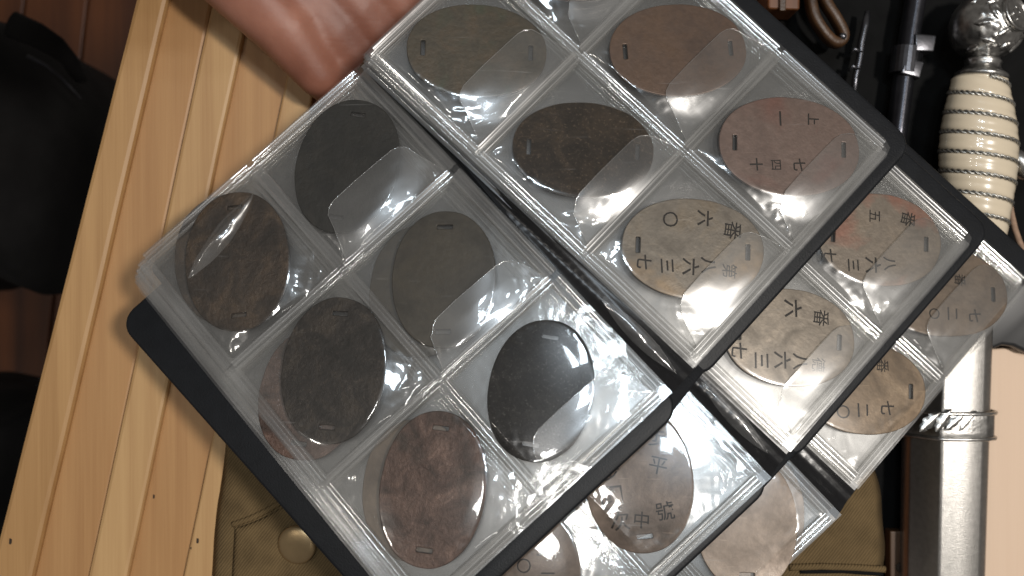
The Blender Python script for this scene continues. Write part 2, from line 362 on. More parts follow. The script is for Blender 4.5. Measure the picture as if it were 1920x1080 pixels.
def flap(fr, parent, i, j, seed, w=2.55, flip=False, cut=.66, ell=None):
    pts = [(1.0, .05), (.86, .10), (.76, .14)]
    pts += [(cut+.05, .17), (cut+.018, .205), (cut, .26), (cut-.004, .45), (cut, .66), (cut+.004, .78), (cut+.018, .835), (cut+.05, .875), (.80, .915), (.88, .94), (1.0, .97)]
    if flip: pts = [(a, 1-b) for a, b in pts]
    # cross lines from the curved edge to the weld, so that the flap follows the film
    V, Fc = [], []; m = 16
    for (a, b) in pts:
        for k in range(m+1):
            uu = a+(1-a)*k/m; u, v = fr.pu*(i+min(uu, .985)), fr.pv*(j+b)
            zz = w-.15+.25*nz(u, v, seed, .09)+.10*nz(u, v, seed+5, .3); q = max(0, min(1, (1-uu)/.42)); zz = .75+(zz-.75)*(q*q*(3-2*q))
            if b < .36: zz -= (.36-b)*5.2
            if b > .85: zz -= (b-.85)*5.0
            if ell:      # rides over the film that is stretched on the tag
                du, dv = u-ell[0], v-ell[1]; ca, sa = math.cos(ell[4]), math.sin(ell[4])
                rho = math.hypot((du*ca+dv*sa)/ell[2], (-du*sa+dv*ca)/ell[3]); d = (rho-1)*min(ell[2], ell[3])
                bl = 1.0 if d <= 0 else max(0, 1-d/9.0)
                zz = max(zz, .48+1.75*bl**1.35+.22*max(0, 1-rho*rho))
            V.append(fr.at(u, v, zz))
    for a in range(len(pts)-1):
        for k in range(m):
            q = a*(m+1)+k; Fc.append([q, q+1, q+m+2, q+m+1])
    o = mesh_obj('pocket_flap', V, Fc, M['flap'], parent, smooth=True)
    # thin rolled lip that catches the light
    pv_ = [V[a*(m+1)]+fr.N*.05 for a in range(len(pts))]
    v, f = sweep(pv_, lambda q, n: circ(.10, 5)); mesh_obj('flap_lip', v, f, M['seam'], parent, smooth=True)
    return o

def build_album(T, label, tags_ell, nlow, low_tags, seed, flaps, group, folds=(), lip=(8.0, 8.0)):
    fr, fl = FR.moved(T), FL.moved(T)
    root = thing('coin_album', fr.at(1.5*fr.pu, 0, -14), label, 'album', group)
    gap = 2.35; cw = -(nlow+.6)*gap-1.2           # cover top, below the page stack
    for f, side in ((fr, 0), (fl, 1)):
        # ---- cover board
        bo = 14.5 if side == 0 else 22.0
        pts = round_rect(-4.0 if side == 0 else 5.0, 3*f.pu+lip[side], -2.5, 2*f.pv+bo, 7.0, 6)
        pts = [(u, x-(7.0*u/(3*f.pu) if side and x > f.pv else 0)) for u, x in pts]
        v, fa = prism([f.at(u, x, cw) for u, x in pts], -f.N*2.1)
        o = mesh_obj('cover', v, fa, M['leather'], root); fix_normals(o); bevel(o, 1.2, 3, 50); smooth_all(o)
        # lining sheet on the inner face of the board
        pts = round_rect(-2.0, 3*f.pu+1.0, 1.0, 2*f.pv+2.0, 3.0, 4, 'bc')
        v, fa = prism([f.at(u, x, cw+.02) for u, x in pts], f.N*.3)
        o = mesh_obj('cover_lining', v, fa, M['leather'], root); fix_normals(o)
        # ---- lower pages of the stack
        for k in range(nlow, 0, -1):
            vo = (2.3*k if side else -.35*k)+.6*math.sin(seed+k*2.1); ww = -gap*k
            pg = page_sheet(f, root, ww, vo, seed+k*3+side, M['low_film'], amp=.3)
            for q in range(4): seam(f, pg, (q*f.pu, vo), (q*f.pu, 2*f.pv+vo), ww, seed+k+q)
            for q in range(3): seam(f, pg, (0, q*f.pv+vo), (3*f.pu, q*f.pv+vo), ww, seed+k+q+5)
        # ---- the open page on top
        pg = page_sheet(f, root, 0, 0, seed+side*7, M['base_film'])
        for q in range(4):
            for c in range(2): seam(f, pg, (q*f.pu, c*f.pv+1.2), (q*f.pu, (c+1)*f.pv-1.2), 0, seed+q*2+c+side, wd=1.5, h=.75)
        for q in range(3):
            for c in range(3): seam(f, pg, (c*f.pu+1.0, q*f.pv), ((c+1)*f.pu-1.0, q*f.pv), 0, seed+q*3+c+11+side, wd=1.5 if q != 0 else 1.7, h=.8)
        for i in range(3):
            for j in range(2):
                pocket_film(f, pg, i, j, seed+i*5+j*17+side*31, tags_ell.get((side, i, j)))
                if (side, i, j) in flaps: flap(f, pg, i, j, seed+i+j*3, flip=bool(side), cut=.66+.05*math.sin(seed+i*2.3+j*4.1), ell=tags_ell.get((side, i, j)))
    for (sd, pa, pb, bw, hh) in folds:
        f = (fr, fl)[sd]; A, B = f.hit(*pa, 2.2), f.hit(*pb, 2.2); d = (B-A); q = f.N.cross(d).normalized(); L = d.length
        V, Fc = [], []; n, m = 26, 10
        for i in range(n+1):
            t = i/n; ww = bw*math.sin(math.pi*t)**.8+.05
            for j in range(m+1):
                s2 = -1+2*j/m; V.append(A+d*t+q*(s2*ww)+f.N*(hh*math.sin(math.pi*t)*(1-s2*s2)*(1+.3*nz(t*6, s2, seed))+.25*nz(t*9, s2*2, 4)))
        for i in range(n):
            for j in range(m): a = i*(m+1)+j; Fc.append([a, a+1, a+m+2, a+m+1])
        mesh_obj('film_fold', V, Fc, M['flap'], pg if sd else root, smooth=True)
    # ---- black binding between the two pages, ribbed
    n = 150; k = 12; V, Fc = [], []
    for a in range(n+1):
        t = a/n; rib = .18*max(0, math.sin(t*math.pi*2*46))
        A = fr.at(-3+t*(3*fr.pu+6), -.5, -2.0); B = fl.at(-3+t*(3*fl.pu+6), -.5, -2.0)
        N = (fr.N+fl.N).normalized()
        for b in range(k+1):
            s = b/k; arch = -1.6*math.sin(math.pi*s)+(.9*math.exp(-((s-.3)/.05)**2)+.9*math.exp(-((s-.7)/.05)**2))*.8
            rr = rib*(1 if .34 < s < .66 else 0)
            V.append(A.lerp(B, s)+N*(arch+rr-1.2))
    for a in range(n):
        for b in range(k):
            q = a*(k+1)+b; Fc.append([q, q+1, q+k+2, q+k+1])
    mesh_obj('binding_strip', V, Fc, M['spine'], root, smooth=True)
    # outer spine of the cover
    A0, A1, B0, B1 = fr.at(-3, 3, cw-.5), fr.at(3*fr.pu+lip[0]-1, 3, cw-.5), fl.at(-3, 3, cw-.5), fl.at(3*fl.pu+lip[1]-1, 3, cw-.5)
    A0, A1, B0, B1 = [p.copy() for p in (A0, A1, B0, B1)]
    v, fa = prism([A0, A1, B1, B0], Vector((0, 0, -2.2)))
    o = mesh_obj('spine', v, fa, M['leather'], root); fix_normals(o); bevel(o, .8, 2, 40)
    return root, fr, fl

# ------------------------------------------------------------------ identity tags
_ch = {}
def char_mesh(ch):
    if ch not in _ch:
        c = bpy.data.curves.new('glyph', 'FONT'); c.body = ch; c.size = 1; c.resolution_u = 3; c.offset = .018 if ch in '一二三六七八十上〇' else .006
        o = bpy.data.objects.new('glyph', c); C.objects.link(o); bpy.context.view_layer.update()
        me = bpy.data.meshes.new_from_object(o.evaluated_get(bpy.context.evaluated_depsgraph_get()))
        vs = [v.co.copy() for v in me.vertices]; fs = [list(p.vertices) for p in me.polygons]
        xs = [v.x for v in vs]; ys = [v.y for v in vs]; cx, cyy = (min(xs)+max(xs))/2, (min(ys)+max(ys))/2
        sz = .92
        _ch[ch] = ([((v.x-cx)/sz, (v.y-cyy)/sz) for v in vs], fs)
        bpy.data.objects.remove(o); bpy.data.curves.remove(c); bpy.data.meshes.remove(me)
    return _ch[ch]
def tag_outline(a, b, n=72, p=2.12):
    pts = []
    for i in range(n):
        t = 2*math.pi*i/n; c, s = math.cos(t), math.sin(t)
        pts.append((a*math.copysign(abs(c)**(2/p), c), b*math.copysign(abs(s)**(2/p), s)))
    return pts
TAGGRP = 'oval metal identity tags in the album pockets'
def identity_tag(fr, px, py, Lpx, Wpx, ang, mat, label, w=.25, chars=(), slots=(1, 1), slot=(1.9, 5.6), inset=5.2, up=None, thick=1.2, rim=True):
    """(px, py) photo position of its centre, long axis Lpx at ang degrees (counter-clockwise from photo right), Wpx across"""
    c = fr.hit(px, py, w); mm = (H-c.z)/F
    X = (fr.hit(px+10, py, w)-c).normalized(); Y = fr.N.cross(X).normalized()
    th = math.radians(ang); A = X*math.cos(th)+Y*math.sin(th); B = fr.N.cross(A).normalized()
    a, b = Lpx*mm/2, Wpx*mm/2
    cu = bpy.data.curves.new('outline', 'CURVE'); cu.dimensions = '2D'; cu.fill_mode = 'BOTH'; cu.extrude = thick/2-.26; cu.bevel_depth = .26; cu.bevel_resolution = 2
    loops = [[(x*(1+.010*nz(x, y, px, .13)), y*(1+.014*nz(y, x, py, .13))) for x, y in tag_outline(a-.26, b-.26)]]
    for k, s in enumerate((1, -1)):
        if slots[k]:
            cx = s*(a-inset); hw, hh = slot[0]/2, slot[1]/2; r = .35
            loops.append([(cx-hw, -hh+r), (cx-hw+r, -hh), (cx+hw-r, -hh), (cx+hw, -hh+r), (cx+hw, hh-r), (cx+hw-r, hh), (cx-hw+r, hh), (cx-hw, hh-r)])
    for lp in loops:
        sp = cu.splines.new('POLY'); sp.points.add(len(lp)-1); sp.use_cyclic_u = True
        for q, (x, y) in zip(sp.points, lp): q.co = (x, y, 0, 1)
    tmp = bpy.data.objects.new('outline', cu); C.objects.link(tmp); bpy.context.view_layer.update()
    me = bpy.data.meshes.new_from_object(tmp.evaluated_get(bpy.context.evaluated_depsgraph_get()))
    vs = [v.co.copy() for v in me.vertices]; fs = [list(p.vertices) for p in me.polygons]
    bpy.data.objects.remove(tmp); bpy.data.curves.remove(cu); bpy.data.meshes.remove(me)
    base = c
    root = mesh_obj('identity_tag', [(A*v.x+B*v.y+fr.N*(v.z+thick/2)) for v in vs], fs, mat)
    root.location = base*S; ORG[root.name] = base
    bm = bmesh.new(); bm.from_mesh(root.data); bmesh.ops.remove_doubles(bm, verts=bm.verts, dist=1e-6); bmesh.ops.recalc_face_normals(bm, faces=bm.faces); bm.to_mesh(root.data); bm.free()
    tag(root, label, 'identity tag', TAGGRP)
    def floor_area(me):
        t = 0
        for p in me.polygons:
            d_ = (p.center/S).dot(fr.N)-(thick-.30)
            if abs(d_) < .04 and abs(p.normal.dot(fr.N)) > .9: t += p.area/S/S
        return t
    for (ch, qx, qy, hpx, deg) in chars:
        g, gf = char_mesh(ch); q = fr.hit(qx, qy, w+thick); r = math.radians(deg+3*nz(qx, qy, 1, .9))
        ex = X*math.cos(r)+Y*math.sin(r); ey = fr.N.cross(ex); sz = hpx*mm*.92; done = False
        for att in range(5):
            wb = (.022, .022, .018, .010, 0)[att]
            flat = [q+ex*((x+wb*nz(x*2, y*2, qx+att*3))*sz)+ey*((y+wb*nz(x*2, y*2, qy+5+att*7))*sz) for x, y in g]
            cut = bmesh.new(); vv = [cut.verts.new((p-fr.N*.30-base)*S) for p in flat]
            for fc in gf:
                try: cut.faces.new([vv[k] for k in fc])
                except ValueError: pass
            bmesh.ops.remove_doubles(cut, verts=cut.verts, dist=1e-6)
            ar = sum(f_.calc_area() for f_ in cut.faces)/S/S
            ret = bmesh.ops.extrude_face_region(cut, geom=cut.faces[:])
            for e in ret['geom']:
                if isinstance(e, bmesh.types.BMVert): e.co += fr.N*.6*S
            bmesh.ops.recalc_face_normals(cut, faces=cut.faces)
            cme = bpy.data.meshes.new('cutter'); cut.to_mesh(cme); cut.free(); co = bpy.data.objects.new('cutter', cme); C.objects.link(co); co.location = root.location
            md_ = root.modifiers.new('grooves', 'BOOLEAN'); md_.operation = 'DIFFERENCE'; md_.object = co; md_.solver = 'EXACT'; md_.use_self = att != 1
            bpy.context.view_layer.update(); a0 = floor_area(root.data)
            nm = bpy.data.meshes.new_from_object(root.evaluated_get(bpy.context.evaluated_depsgraph_get()))
            root.modifiers.remove(md_); bpy.data.objects.remove(co)
            if .75*ar < floor_area(nm)-a0 < 1.3*ar: root.data = nm; done = True; break
        mesh_obj('engraved_character', [p+fr.N*(-.27 if done else .03) for p in flat], gf, M['ink'], root)
        if not done: print('groove failed', ch, label)
    u, v = fr.uv(c)
    ang_uv = math.atan2(A.dot(fr.V), A.dot(fr.U))
    return root, (u, v, a, b, ang_uv)

# ================================================================== the place under the albums
# floor far below the table edge, in separate boards
fl_ = mesh_obj('floor', *prism([P(-260, -260, -620), P(520, -260, -620), P(520, 1400, -620), P(-260, 1400, -620)], (0, 0, -10)), M['floorwood']); fix_normals(fl_); fl_['kind'] = 'structure'
for k in range(6):
    x0 = -330+k*118
    q = [P(x0+170, -240, -612), P(x0+170+114, -240, -612), P(x0-10+114, 1350, -612), P(x0-10, 1350, -612)]
    o = mesh_obj('floor_board', *prism(q, (0, 0, -7.5)), M['floorwood'], fl_); fix_normals(o); bevel(o, 1.5, 2)

# wooden table: boards and battens of its edge, each a separate plank
tb = thing('wooden_table', (-120, -20, -40), 'pale pine table edge of flat boards and raised battens, left of the albums', 'table')
def plank(name, quad, z, dz, mat, label=None, bv=.8, n=24):
    """quad: photo corners top-left, top-right, bottom-right, bottom-left; slightly uneven edges"""
    tl, tr, br, bl = [P(x, y, z) for x, y in quad]
    L = []; R = []
    for i in range(n+1):
        t = i/n; sd = tl.x*.1
        L.append(tl.lerp(bl, t)+Vector((.18*nz(t*9, sd, 1), 0, 0))); R.append(tr.lerp(br, t)+Vector((.18*nz(t*9, sd+7, 2), 0, 0)))
    V = L+R+[p-Vector((0, 0, dz)) for p in L+R]; N = n+1; Fc = []
    for i in range(n):
        Fc += [[i, i+1, N+i+1, N+i], [2*N+i, 3*N+i, 3*N+i+1, 2*N+i+1], [i, 2*N+i, 2*N+i+1, i+1], [N+i, N+i+1, 3*N+i+1, 3*N+i]]
    Fc += [[0, N, 3*N, 2*N], [n, 2*N+n, 3*N+n, N+n]]
    o = mesh_obj(name, V, Fc, mat, tb); fix_normals(o); bevel(o, bv, 2, 50)
    if label: o['label'] = label
    return o
plank('plank', [(276, -90), (334, -90), (42, 1160), (-42, 1160)], 27.00, 22, M['pine_rail'], 'outer edge batten with fine straight grain', bv=1.8)
plank('plank', [(322, -90), (420, -90), (155, 1160), (36, 1160)], 23.60, 14, M['pine'], bv=1.6)
plank('plank', [(417, -90), (488, -90), (222, 1160), (148, 1160)], 27.00, 20, M['pine_pale'], 'pale batten with wavy grain', bv=1.4)
plank('plank', [(478, -90), (595, -90), (336, 1160), (214, 1160)], 23.60, 14, M['pine'], bv=1.6)
plank('plank', [(585, -90), (640, -90), (392, 1160), (328, 1160)], 26.60, 20, M['pine_pale'], 'innermost pale batten')
plank('plank', [(640, -90), (900, -90), (780, 1160), (390, 1160)], 22.50, 14, M['pine'])
for x, y, r in ((288, 931, .62), (370, 1014, .8), (358, 1028, .35), (19, 1015, .9)):
    c = P(x, y, (23.65 if x == 288 else 26.65) if x != 19 else 27.05); v, f = prism([c+Vector((r*math.cos(a*.6283)*(.7+.3*math.sin(a)), r*1.3*math.sin(a*.6283), 0)) for a in range(10)], (0, 0, .06))
    o = mesh_obj('wood_knot', v, f, M['knot'], tb); fix_normals(o)
# bench top that carries everything to the right
o = mesh_obj('table_top', *prism([P(800, -200, -6), P(2100, -200, -6), P(2100, 1300, -6), P(640, 1300, -6)], (0, 0, -12)), M['stripwood'], tb); fix_normals(o)

# ---- black things on the floor at the left edge
def lump(name, px_poly, z0, z1, mat, label, cat, seed, amp=14):
    """soft filled bag: outline grown from photo points at height z0, domed up to z1"""
    base = [P(x, y, z0) for x, y in px_poly]; c = sum(base, Vector())/len(base)
    m = 80; ring = []
    for i in range(m):
        t = i/m*len(base); k = int(t); f = t-k
        p0, p1, p2, p3 = base[k-1], base[k], base[(k+1) % len(base)], base[(k+2) % len(base)]
        ring.append(.5*((2*p1)+(p2-p0)*f+(2*p0-5*p1+4*p2-p3)*f*f+(3*p1-p0-3*p2+p3)*f**3))
    V, Fc = [], []; lv = [(1.0, -150), (1.0, -60), (.995, -18), (.97, 0), (.9, .35), (.78, .62), (.6, .82), (.4, .94), (.2, .99)]
    for li, (s, z) in enumerate(lv):
        for p in ring:
            q = c+(p-c)*s; zz = z0+z if z <= 0 else z0+(z1-z0)*z
            if li > 2: q = q+Vector((amp*.4*nz(q.x, q.y, seed, .012), amp*.4*nz(q.y, q.x, seed, .012), 0)); zz += amp*nz(q.x, q.y, seed, .02)+amp*.5*nz(q.x, q.y, seed+3, .05)
            V.append(Vector((q.x, q.y, zz)))
    for a in range(len(lv)-1):
        for b in range(m): Fc.append([a*m+b, a*m+(b+1) % m, (a+1)*m+(b+1) % m, (a+1)*m+b])
    Fc.append([(len(lv)-1)*m+b for b in range(m)])
    Fc.append([b for b in range(m-1, -1, -1)])
    r = thing(name, (c.x, c.y, z0-150), label, cat)
    o = mesh_obj('fabric_body', V, Fc, mat, r, smooth=True); fix_normals(o)
    return r
bag = lump('fabric_bag', [(-260, 60), (-60, 20), (60, 70), (130, 150), (172, 240), (182, 330), (165, 440), (120, 545), (30, 540), (-60, 500), (-260, 520)], -250, -180, M['bag'], 'large black fabric bag at the upper left, beside the pine table edge', 'bag', 2)
pth = [P(20, 45, -176), P(70, 66, -168), P(105, 88, -172), P(130, 112, -182), P(150, 148, -200)]
v, f = sweep(pth, lambda i, n: circ(8-4*i/n, 10, 3)); mesh_obj('strap', v, f, M['bag'], bag, smooth=True)
pth = [P(50, 105, -176), P(85, 122, -178), P(115, 145, -186), P(150, 185, -200)]
v, f = sweep(pth, lambda i, n: circ(.9, 8)); mesh_obj('piping', v, f, M['steel'], bag, smooth=True)
lump('fabric_bundle', [(-260, 770), (-90, 745), (0, 765), (52, 770), (78, 810), (80, 900), (60, 1010), (20, 1180), (-260, 1190)], -300, -240, M['bag'], 'black fabric bundle at the lower left below the pine table edge', 'bundle', 5)

# ---- khaki jacket
def jz(px, py):
    return 30+1.6*nz(px, py, 2, .006)+.6*nz(px, py, 6, .018)+.25*nz(px, py, 8, .05)
jk = thing('uniform_jacket', P(1000, 1000, 0), 'folded khaki twill uniform jacket under the albums with a brass button', 'jacket')
def cloth_patch(name, left, right, y0, y1, zf, mat, parent, nx=90, ny=60, thick=2.2):
    V, Fc = [], []
    for i in range(ny+1):
        y = y0+(y1-y0)*i/ny
        xl, xr = left(y), right(y)
        for j in range(nx+1):
            t = j/nx; x = xl+(xr-xl)*t
            e = min(t, 1-t)*(xr-xl)/14; e = min(1, e); V.append(P(x, y, zf(x, y)-thick*(1-e)**2*2.2))
    for i in range(ny):
        for j in range(nx):
            a = i*(nx+1)+j; Fc.append([a, a+nx+1, a+nx+2, a+1])
    o = mesh_obj(name, V, Fc, mat, parent, smooth=True); fix_normals(o)
    m = o.modifiers.new('thickness', 'SOLIDIFY'); m.thickness = thick*S; m.offset = -1
    return o
cloth_patch('front_panel', lambda y: 420-(y-820)*.097+2*math.sin(y*.03), lambda y: 1658-0.0011*(y-1010)**2+2*math.sin(y*.05), 700, 1190, jz, M['twill'], jk)
# pocket flap below the dark seam, its own layer of cloth
def flap_top(x): return 992-(x-430)*.20-(max(0, x-430)**2)*.0022
V, Fc = [], []
nx, ny = 46, 46
for i in range(ny+1):
    for j in range(nx+1):
        x = 440+(700-440)*j/nx; y0 = flap_top(x); y = y0+(1200-y0)*i/ny
        e = min(1, i/2.5)*min(1, j/2.0); V.append(P(x-(i/ny)*12, y, jz(x, y)+.5+1.7*e))
for i in range(ny):
    for j in range(nx):
        a = i*(nx+1)+j; Fc.append([a, a+nx+1, a+nx+2, a+1])
o = mesh_obj('pocket_flap', V, Fc, M['twill'], jk, smooth=True); fix_normals(o)
m = o.modifiers.new('thickness', 'SOLIDIFY'); m.thickness = 1.6*S; m.offset = -1
# seam fold above the flap and the cross seam at the lower right
def fold(name, pts, r, mat):
    pth = []
    for k in range(len(pts)-1):
        for q in range(8):
            t = q/8; x = pts[k][0]+(pts[k+1][0]-pts[k][0])*t; y = pts[k][1]+(pts[k+1][1]-pts[k][1])*t; pth.append(P(x, y, jz(x, y)+.2))
    v, f = sweep(pth, lambda i, n: circ(r, 8, r*.8)); return mesh_obj(name, v, f, mat, jk, smooth=True)
fold('seam', [(436, 984), (470, 972), (505, 955), (545, 930), (590, 900)], 1.1, M['twill'])
fold('seam', [(1480, 1064), (1540, 1062), (1600, 1064), (1668, 1068)], 1.3, M['twill'])
fold('seam', [(1500, 1072), (1580, 1071), (1666, 1077)], .8, M['blackcloth'])
# buttonhole: row of small stitches
for k in range(9):
    x = 590+k*5.2; y = 1008+1.5*math.sin(k)
    v, f = sweep([P(x, y-4, jz(x, y)+2.5), P(x+.5, y, jz(x, y)+3.0), P(x+1, y+5, jz(x, y)+2.5)], lambda i, n: circ(.42, 6)); mesh_obj('stitch', v, f, M['thread'], jk, smooth=True)
# domed button
def lathe(axis_o, axis_d, prof, k=48):
    d = Vector(axis_d).normalized(); a = d.orthogonal().normalized(); b = d.cross(a); V, Fc = [], []
    for r, z in prof:
        for j in range(k): t = 2*math.pi*j/k; V.append(Vector(axis_o)+a*(r*math.cos(t))+b*(r*math.sin(t))+d*z)
    for i in range(len(prof)-1):
        for j in range(k): Fc.append([i*k+j, i*k+(j+1) % k, (i+1)*k+(j+1) % k, (i+1)*k+j])
    Fc.append(list(range(k-1, -1, -1))); Fc.append([(len(prof)-1)*k+j for j in range(k)]); return V, Fc
bo = P(559, 1019, jz(559, 1019)+2.2)
bt = mesh_obj('button', *lathe(bo, (-.14, -.06, 1), [(2, -2), (5.6, -1.0), (6.9, .2), (7.25, 1.0), (7.2, 1.7), (6.7, 2.3), (5.6, 2.75), (3.6, 3.15), (1.6, 3.3), (.2, 3.33)], 56), M['brass'], jk, smooth=True); fix_normals(bt); bt['label'] = 'domed plain brass button'

# ---- black cloth under the dagger and the dark pieces at the top right
bc = thing('black_cloth', P(1750, 500, -5), 'black cloth spread under the dagger at the right side', 'cloth')
V, Fc = [], []; nx, ny = 60, 60
for i in range(ny+1):
    for j in range(nx+1):
        x = 1440+(2080-1440)*j/nx; y = -160+(1250+160)*i/ny
        if y > 700: x = max(x, 1600+.0*y+40*min(1, (y-700)/300))
        V.append(P(x, y, -3+1.2*nz(x, y, 3, .012)+.6*nz(x, y, 5, .04)))
for i in range(ny):
    for j in range(nx):
        a = i*(nx+1)+j; Fc.append([a, a+nx+1, a+nx+2, a+1])
o = mesh_obj('cloth_sheet', V, Fc, M['blackcloth'], bc, smooth=True); fix_normals(o)
ws = thing('wooden_strip', P(1690, 1040, -3), 'short orange-brown wooden strip with a round knot, between jacket and scabbard', 'wood strip')
o = mesh_obj('wood_body', *prism([P(1669, 996, 5), P(1706, 996, 5), P(1706, 1200, 5), P(1669, 1200, 5)], (0, 0, -6)), M['darkwood'], ws); fix_normals(o); bevel(o, .6)
o = mesh_obj('knot', *lathe(P(1689, 1064, 4.98), (0, 0, 1), [(2.2, 0), (1.6, .12), (.3, .2)], 20), M['knot'], ws, smooth=True)
# dark scabbard bar with a clamp
rod = thing('dark_scabbard', P(1700, 120, 0), 'dark blued steel scabbard with two grey clamp lugs, left of the ivory grip', 'scabbard')
ax = [P(1724, -120, 6), P(1716, 0, 6), P(1706, 60, 6), P(1696, 130, 6), P(1682, 240, 6), P(1668, 340, 6)]
v, f = sweep(ax, lambda i, n: circ(4.0, 20, 5.2)); mesh_obj('tube', v, f, M['steel'], rod, smooth=True)
v, f = sweep([P(1700, 90, 6.5), P(1694, 140, 6.5)], lambda i, n: circ(5.6, 24, 6.4)); o = mesh_obj('clamp_band', v, f, M['fitting'], rod); bevel(o, .3)
def lug(poly, z0, dz, bv=1.2):
    o = mesh_obj('clamp_lug', *prism([P(x, y, z0) for x, y in poly], (0, 0, -dz)), M['fitting'], rod); fix_normals(o); bevel(o, bv, 4, 40); smooth_all(o); return o
lug([(1716, 62), (1757, 66), (1752, 97), (1716, 96)], 12.5, 8, .7)
lug([(1700, 108), (1734, 115), (1726, 147), (1689, 137)], 12.5, 8, .7)
v, f = sweep([P(1716, 97, 7), P(1712, 110, 7)], lambda i, n: circ(3.4, 14)); mesh_obj('clamp_screw', v, f, M['steel'], rod, smooth=True)
nr = thing('notched_rod', P(1615, 90, 0), 'thin dark steel rod with two small notched tabs near the album corner', 'rod')
v, f = sweep([P(1627, 22, 5), P(1622, 50, 5), P(1615, 80, 5), P(1612, 110, 5), P(1604, 146, 5), P(1598, 200, 5)], lambda i, n: circ([1.2, 1.6, 1.5, 1.4, 1.3, 1.2][i], 12)); mesh_obj('rod_body', v, f, M['fitting'], nr, smooth=True)
for y in (98, 130):
    v, f = sweep([P(1614-(y-98)*.15, y, 5.5), P(1602-(y-98)*.1, y-6, 6.2), P(1595-(y-98)*.1, y+3, 5)], lambda i, n: circ(1.0-.15*i, 10)); mesh_obj('notch_tab', v, f, M['fitting'], nr, smooth=True)
# brown leather loop and the orange wood behind it
ll = thing('leather_loop', P(1552, 40, 0), 'folded brown leather strap loop above the top right album cover', 'strap')
pth = [P(1510, -70, 10), P(1518, -10, 11), P(1526, 30, 11.5), P(1545, 62, 11), P(1563, 79, 10), P(1577, 77, 9.5), P(1580, 62, 10), P(1566, 34, 11), P(1548, 5, 11), P(1535, -30, 10), P(1530, -70, 9)]
fine = []
for k in range(len(pth)-1):
    for q in range(6):
        t = q/6; p0, p1, p2, p3 = pth[max(0, k-1)], pth[k], pth[k+1], pth[min(len(pth)-1, k+2)]
        fine.append(.5*((2*p1)+(p2-p0)*t+(2*p0-5*p1+4*p2-p3)*t*t+(3*p1-p0-3*p2+p3)*t**3))
v, f = sweep(fine, lambda i, n: [(2.1*math.copysign(abs(math.cos(t))**.6, math.cos(t)), 3.4*math.copysign(abs(math.sin(t))**.6, math.sin(t))) for t in [2*math.pi*q/14 for q in range(14)]])
mesh_obj('loop_strap', v, f, M['brownleather'], ll, smooth=True)
v, f = lathe(P(1580, 68, 12), (0, 0, 1), [(1.6, 0), (1.5, .8), (1.0, 1.3), (.2, 1.5)], 20); mesh_obj('rivet', v, f, M['fitting'], ll, smooth=True)
ob = thing('orange_box', P(1485, 5, 0), 'orange-brown wooden box corner just above the album cover', 'box')
o = mesh_obj('box_side', *prism([P(1440, -120, 14), P(1502, -120, 14), P(1500, 18, 14), P(1440, 16, 14)], (0, 0, -16)), M['stripwood'], ob); fix_normals(o); bevel(o, 1)
o = mesh_obj('box_lid_edge', *prism([P(1462, -120, 15.5), P(1476, -120, 15.5), P(1474, 20, 15.5), P(1462, 20, 15.5)], (0, 0, -1.2)), M['brownleather'], ob); fix_normals(o); bevel(o, .4)

def leaf(cx, cyy, ln, wd, ang, z):
    """one oak leaf in relief: lobed outline domed up, with a raised midrib"""
    V, Fc = [], []; n = 15; ca, sa = math.cos(ang), math.sin(ang)
    for i in range(n+1):
        t = i/n; ww = wd*math.sin(math.pi*min(1, t*.97+.03))**.7*(.72+.34*abs(math.sin(t*math.pi*3.5)))
        for s2, h in ((-1, 0), (-.55, .55), (0, .95), (.55, .55), (1, 0)):
            x, y = (t-.5)*ln, s2*ww; X_, Y_ = x*ca-y*sa, x*sa+y*ca
            V.append(Vector((cx+X_, cyy+Y_, z+h*.9)))
    for i in range(n):
        for j in range(4): Fc.append([i*5+j, i*5+j+1, (i+1)*5+j+1, (i+1)*5+j])
    return V, Fc
# ---- ivory handled dagger
dg = thing('dagger', P(1835, 280, 0), 'dagger hilt with ribbed ivory grip, silver wire wrap and round silver pommel', 'dagger')
gz = 15.0
prof = [(128, 20), (134, 30), (140, 42), (147, 49.5), (158, 51), (175, 55), (205, 61.5), (240, 67), (275, 70), (310, 69.5), (345, 66), (380, 61), (420, 55), (460, 49), (490, 45)]
def grip_axis(y): return 1836-(y-140)*.012
def grip_r(y):
    for (a, ra), (b, rb) in zip(prof, prof[1:]):
        if a <= y <= b:
            t = (y-a)/(b-a); t = t*t*(3-2*t)*.3+t*.7; return ra+(rb-ra)*t
    return prof[-1][1]
pitch = 36.5; mmpp = (H-gz)/F
def wire_y(ph, k0=0): return 152+pitch*(ph/(2*math.pi)+k0)
n, k = 190, 56; V, Fc = [], []
for i in range(n+1):
    y = 140+(490-140)*i/n
    for j in range(k):
        t = 2*math.pi*j/k                 # angle round the grip: 0 = right, 90 = up to the camera
        ph = ((y-152-6*math.cos(t))/pitch+(t-math.pi/2)/(2*math.pi)) % 1.0      # distance to the wire groove
        d = min(ph, 1-ph); r = grip_r(y)*mmpp*(1-.055*math.exp(-(d/.11)**2)+.012*math.sin(math.pi*min(1, d/.5)))
        c = P(grip_axis(y), y, gz); V.append(c+Vector((r*math.cos(t), 0, r*.86*math.sin(t))))
for i in range(n):
    for j in range(k): Fc.append([i*k+j, i*k+(j+1) % k, (i+1)*k+(j+1) % k, (i+1)*k+j])
Fc += [list(range(k)), [n*k+j for j in range(k-1, -1, -1)]]
o = mesh_obj('grip', V, Fc, M['ivory'], dg, smooth=True); fix_normals(o)
pth = []; st = 46
for i in range(9*st):
    t = math.pi/2-2*math.pi*i/st; y = 152+pitch*(i/st)+6*math.cos(t)
    if y > 484: break
    r = grip_r(y)*mmpp*.965; pth.append(P(grip_axis(y), y, gz)+Vector((r*math.cos(t), 0, r*.86*math.sin(t))))
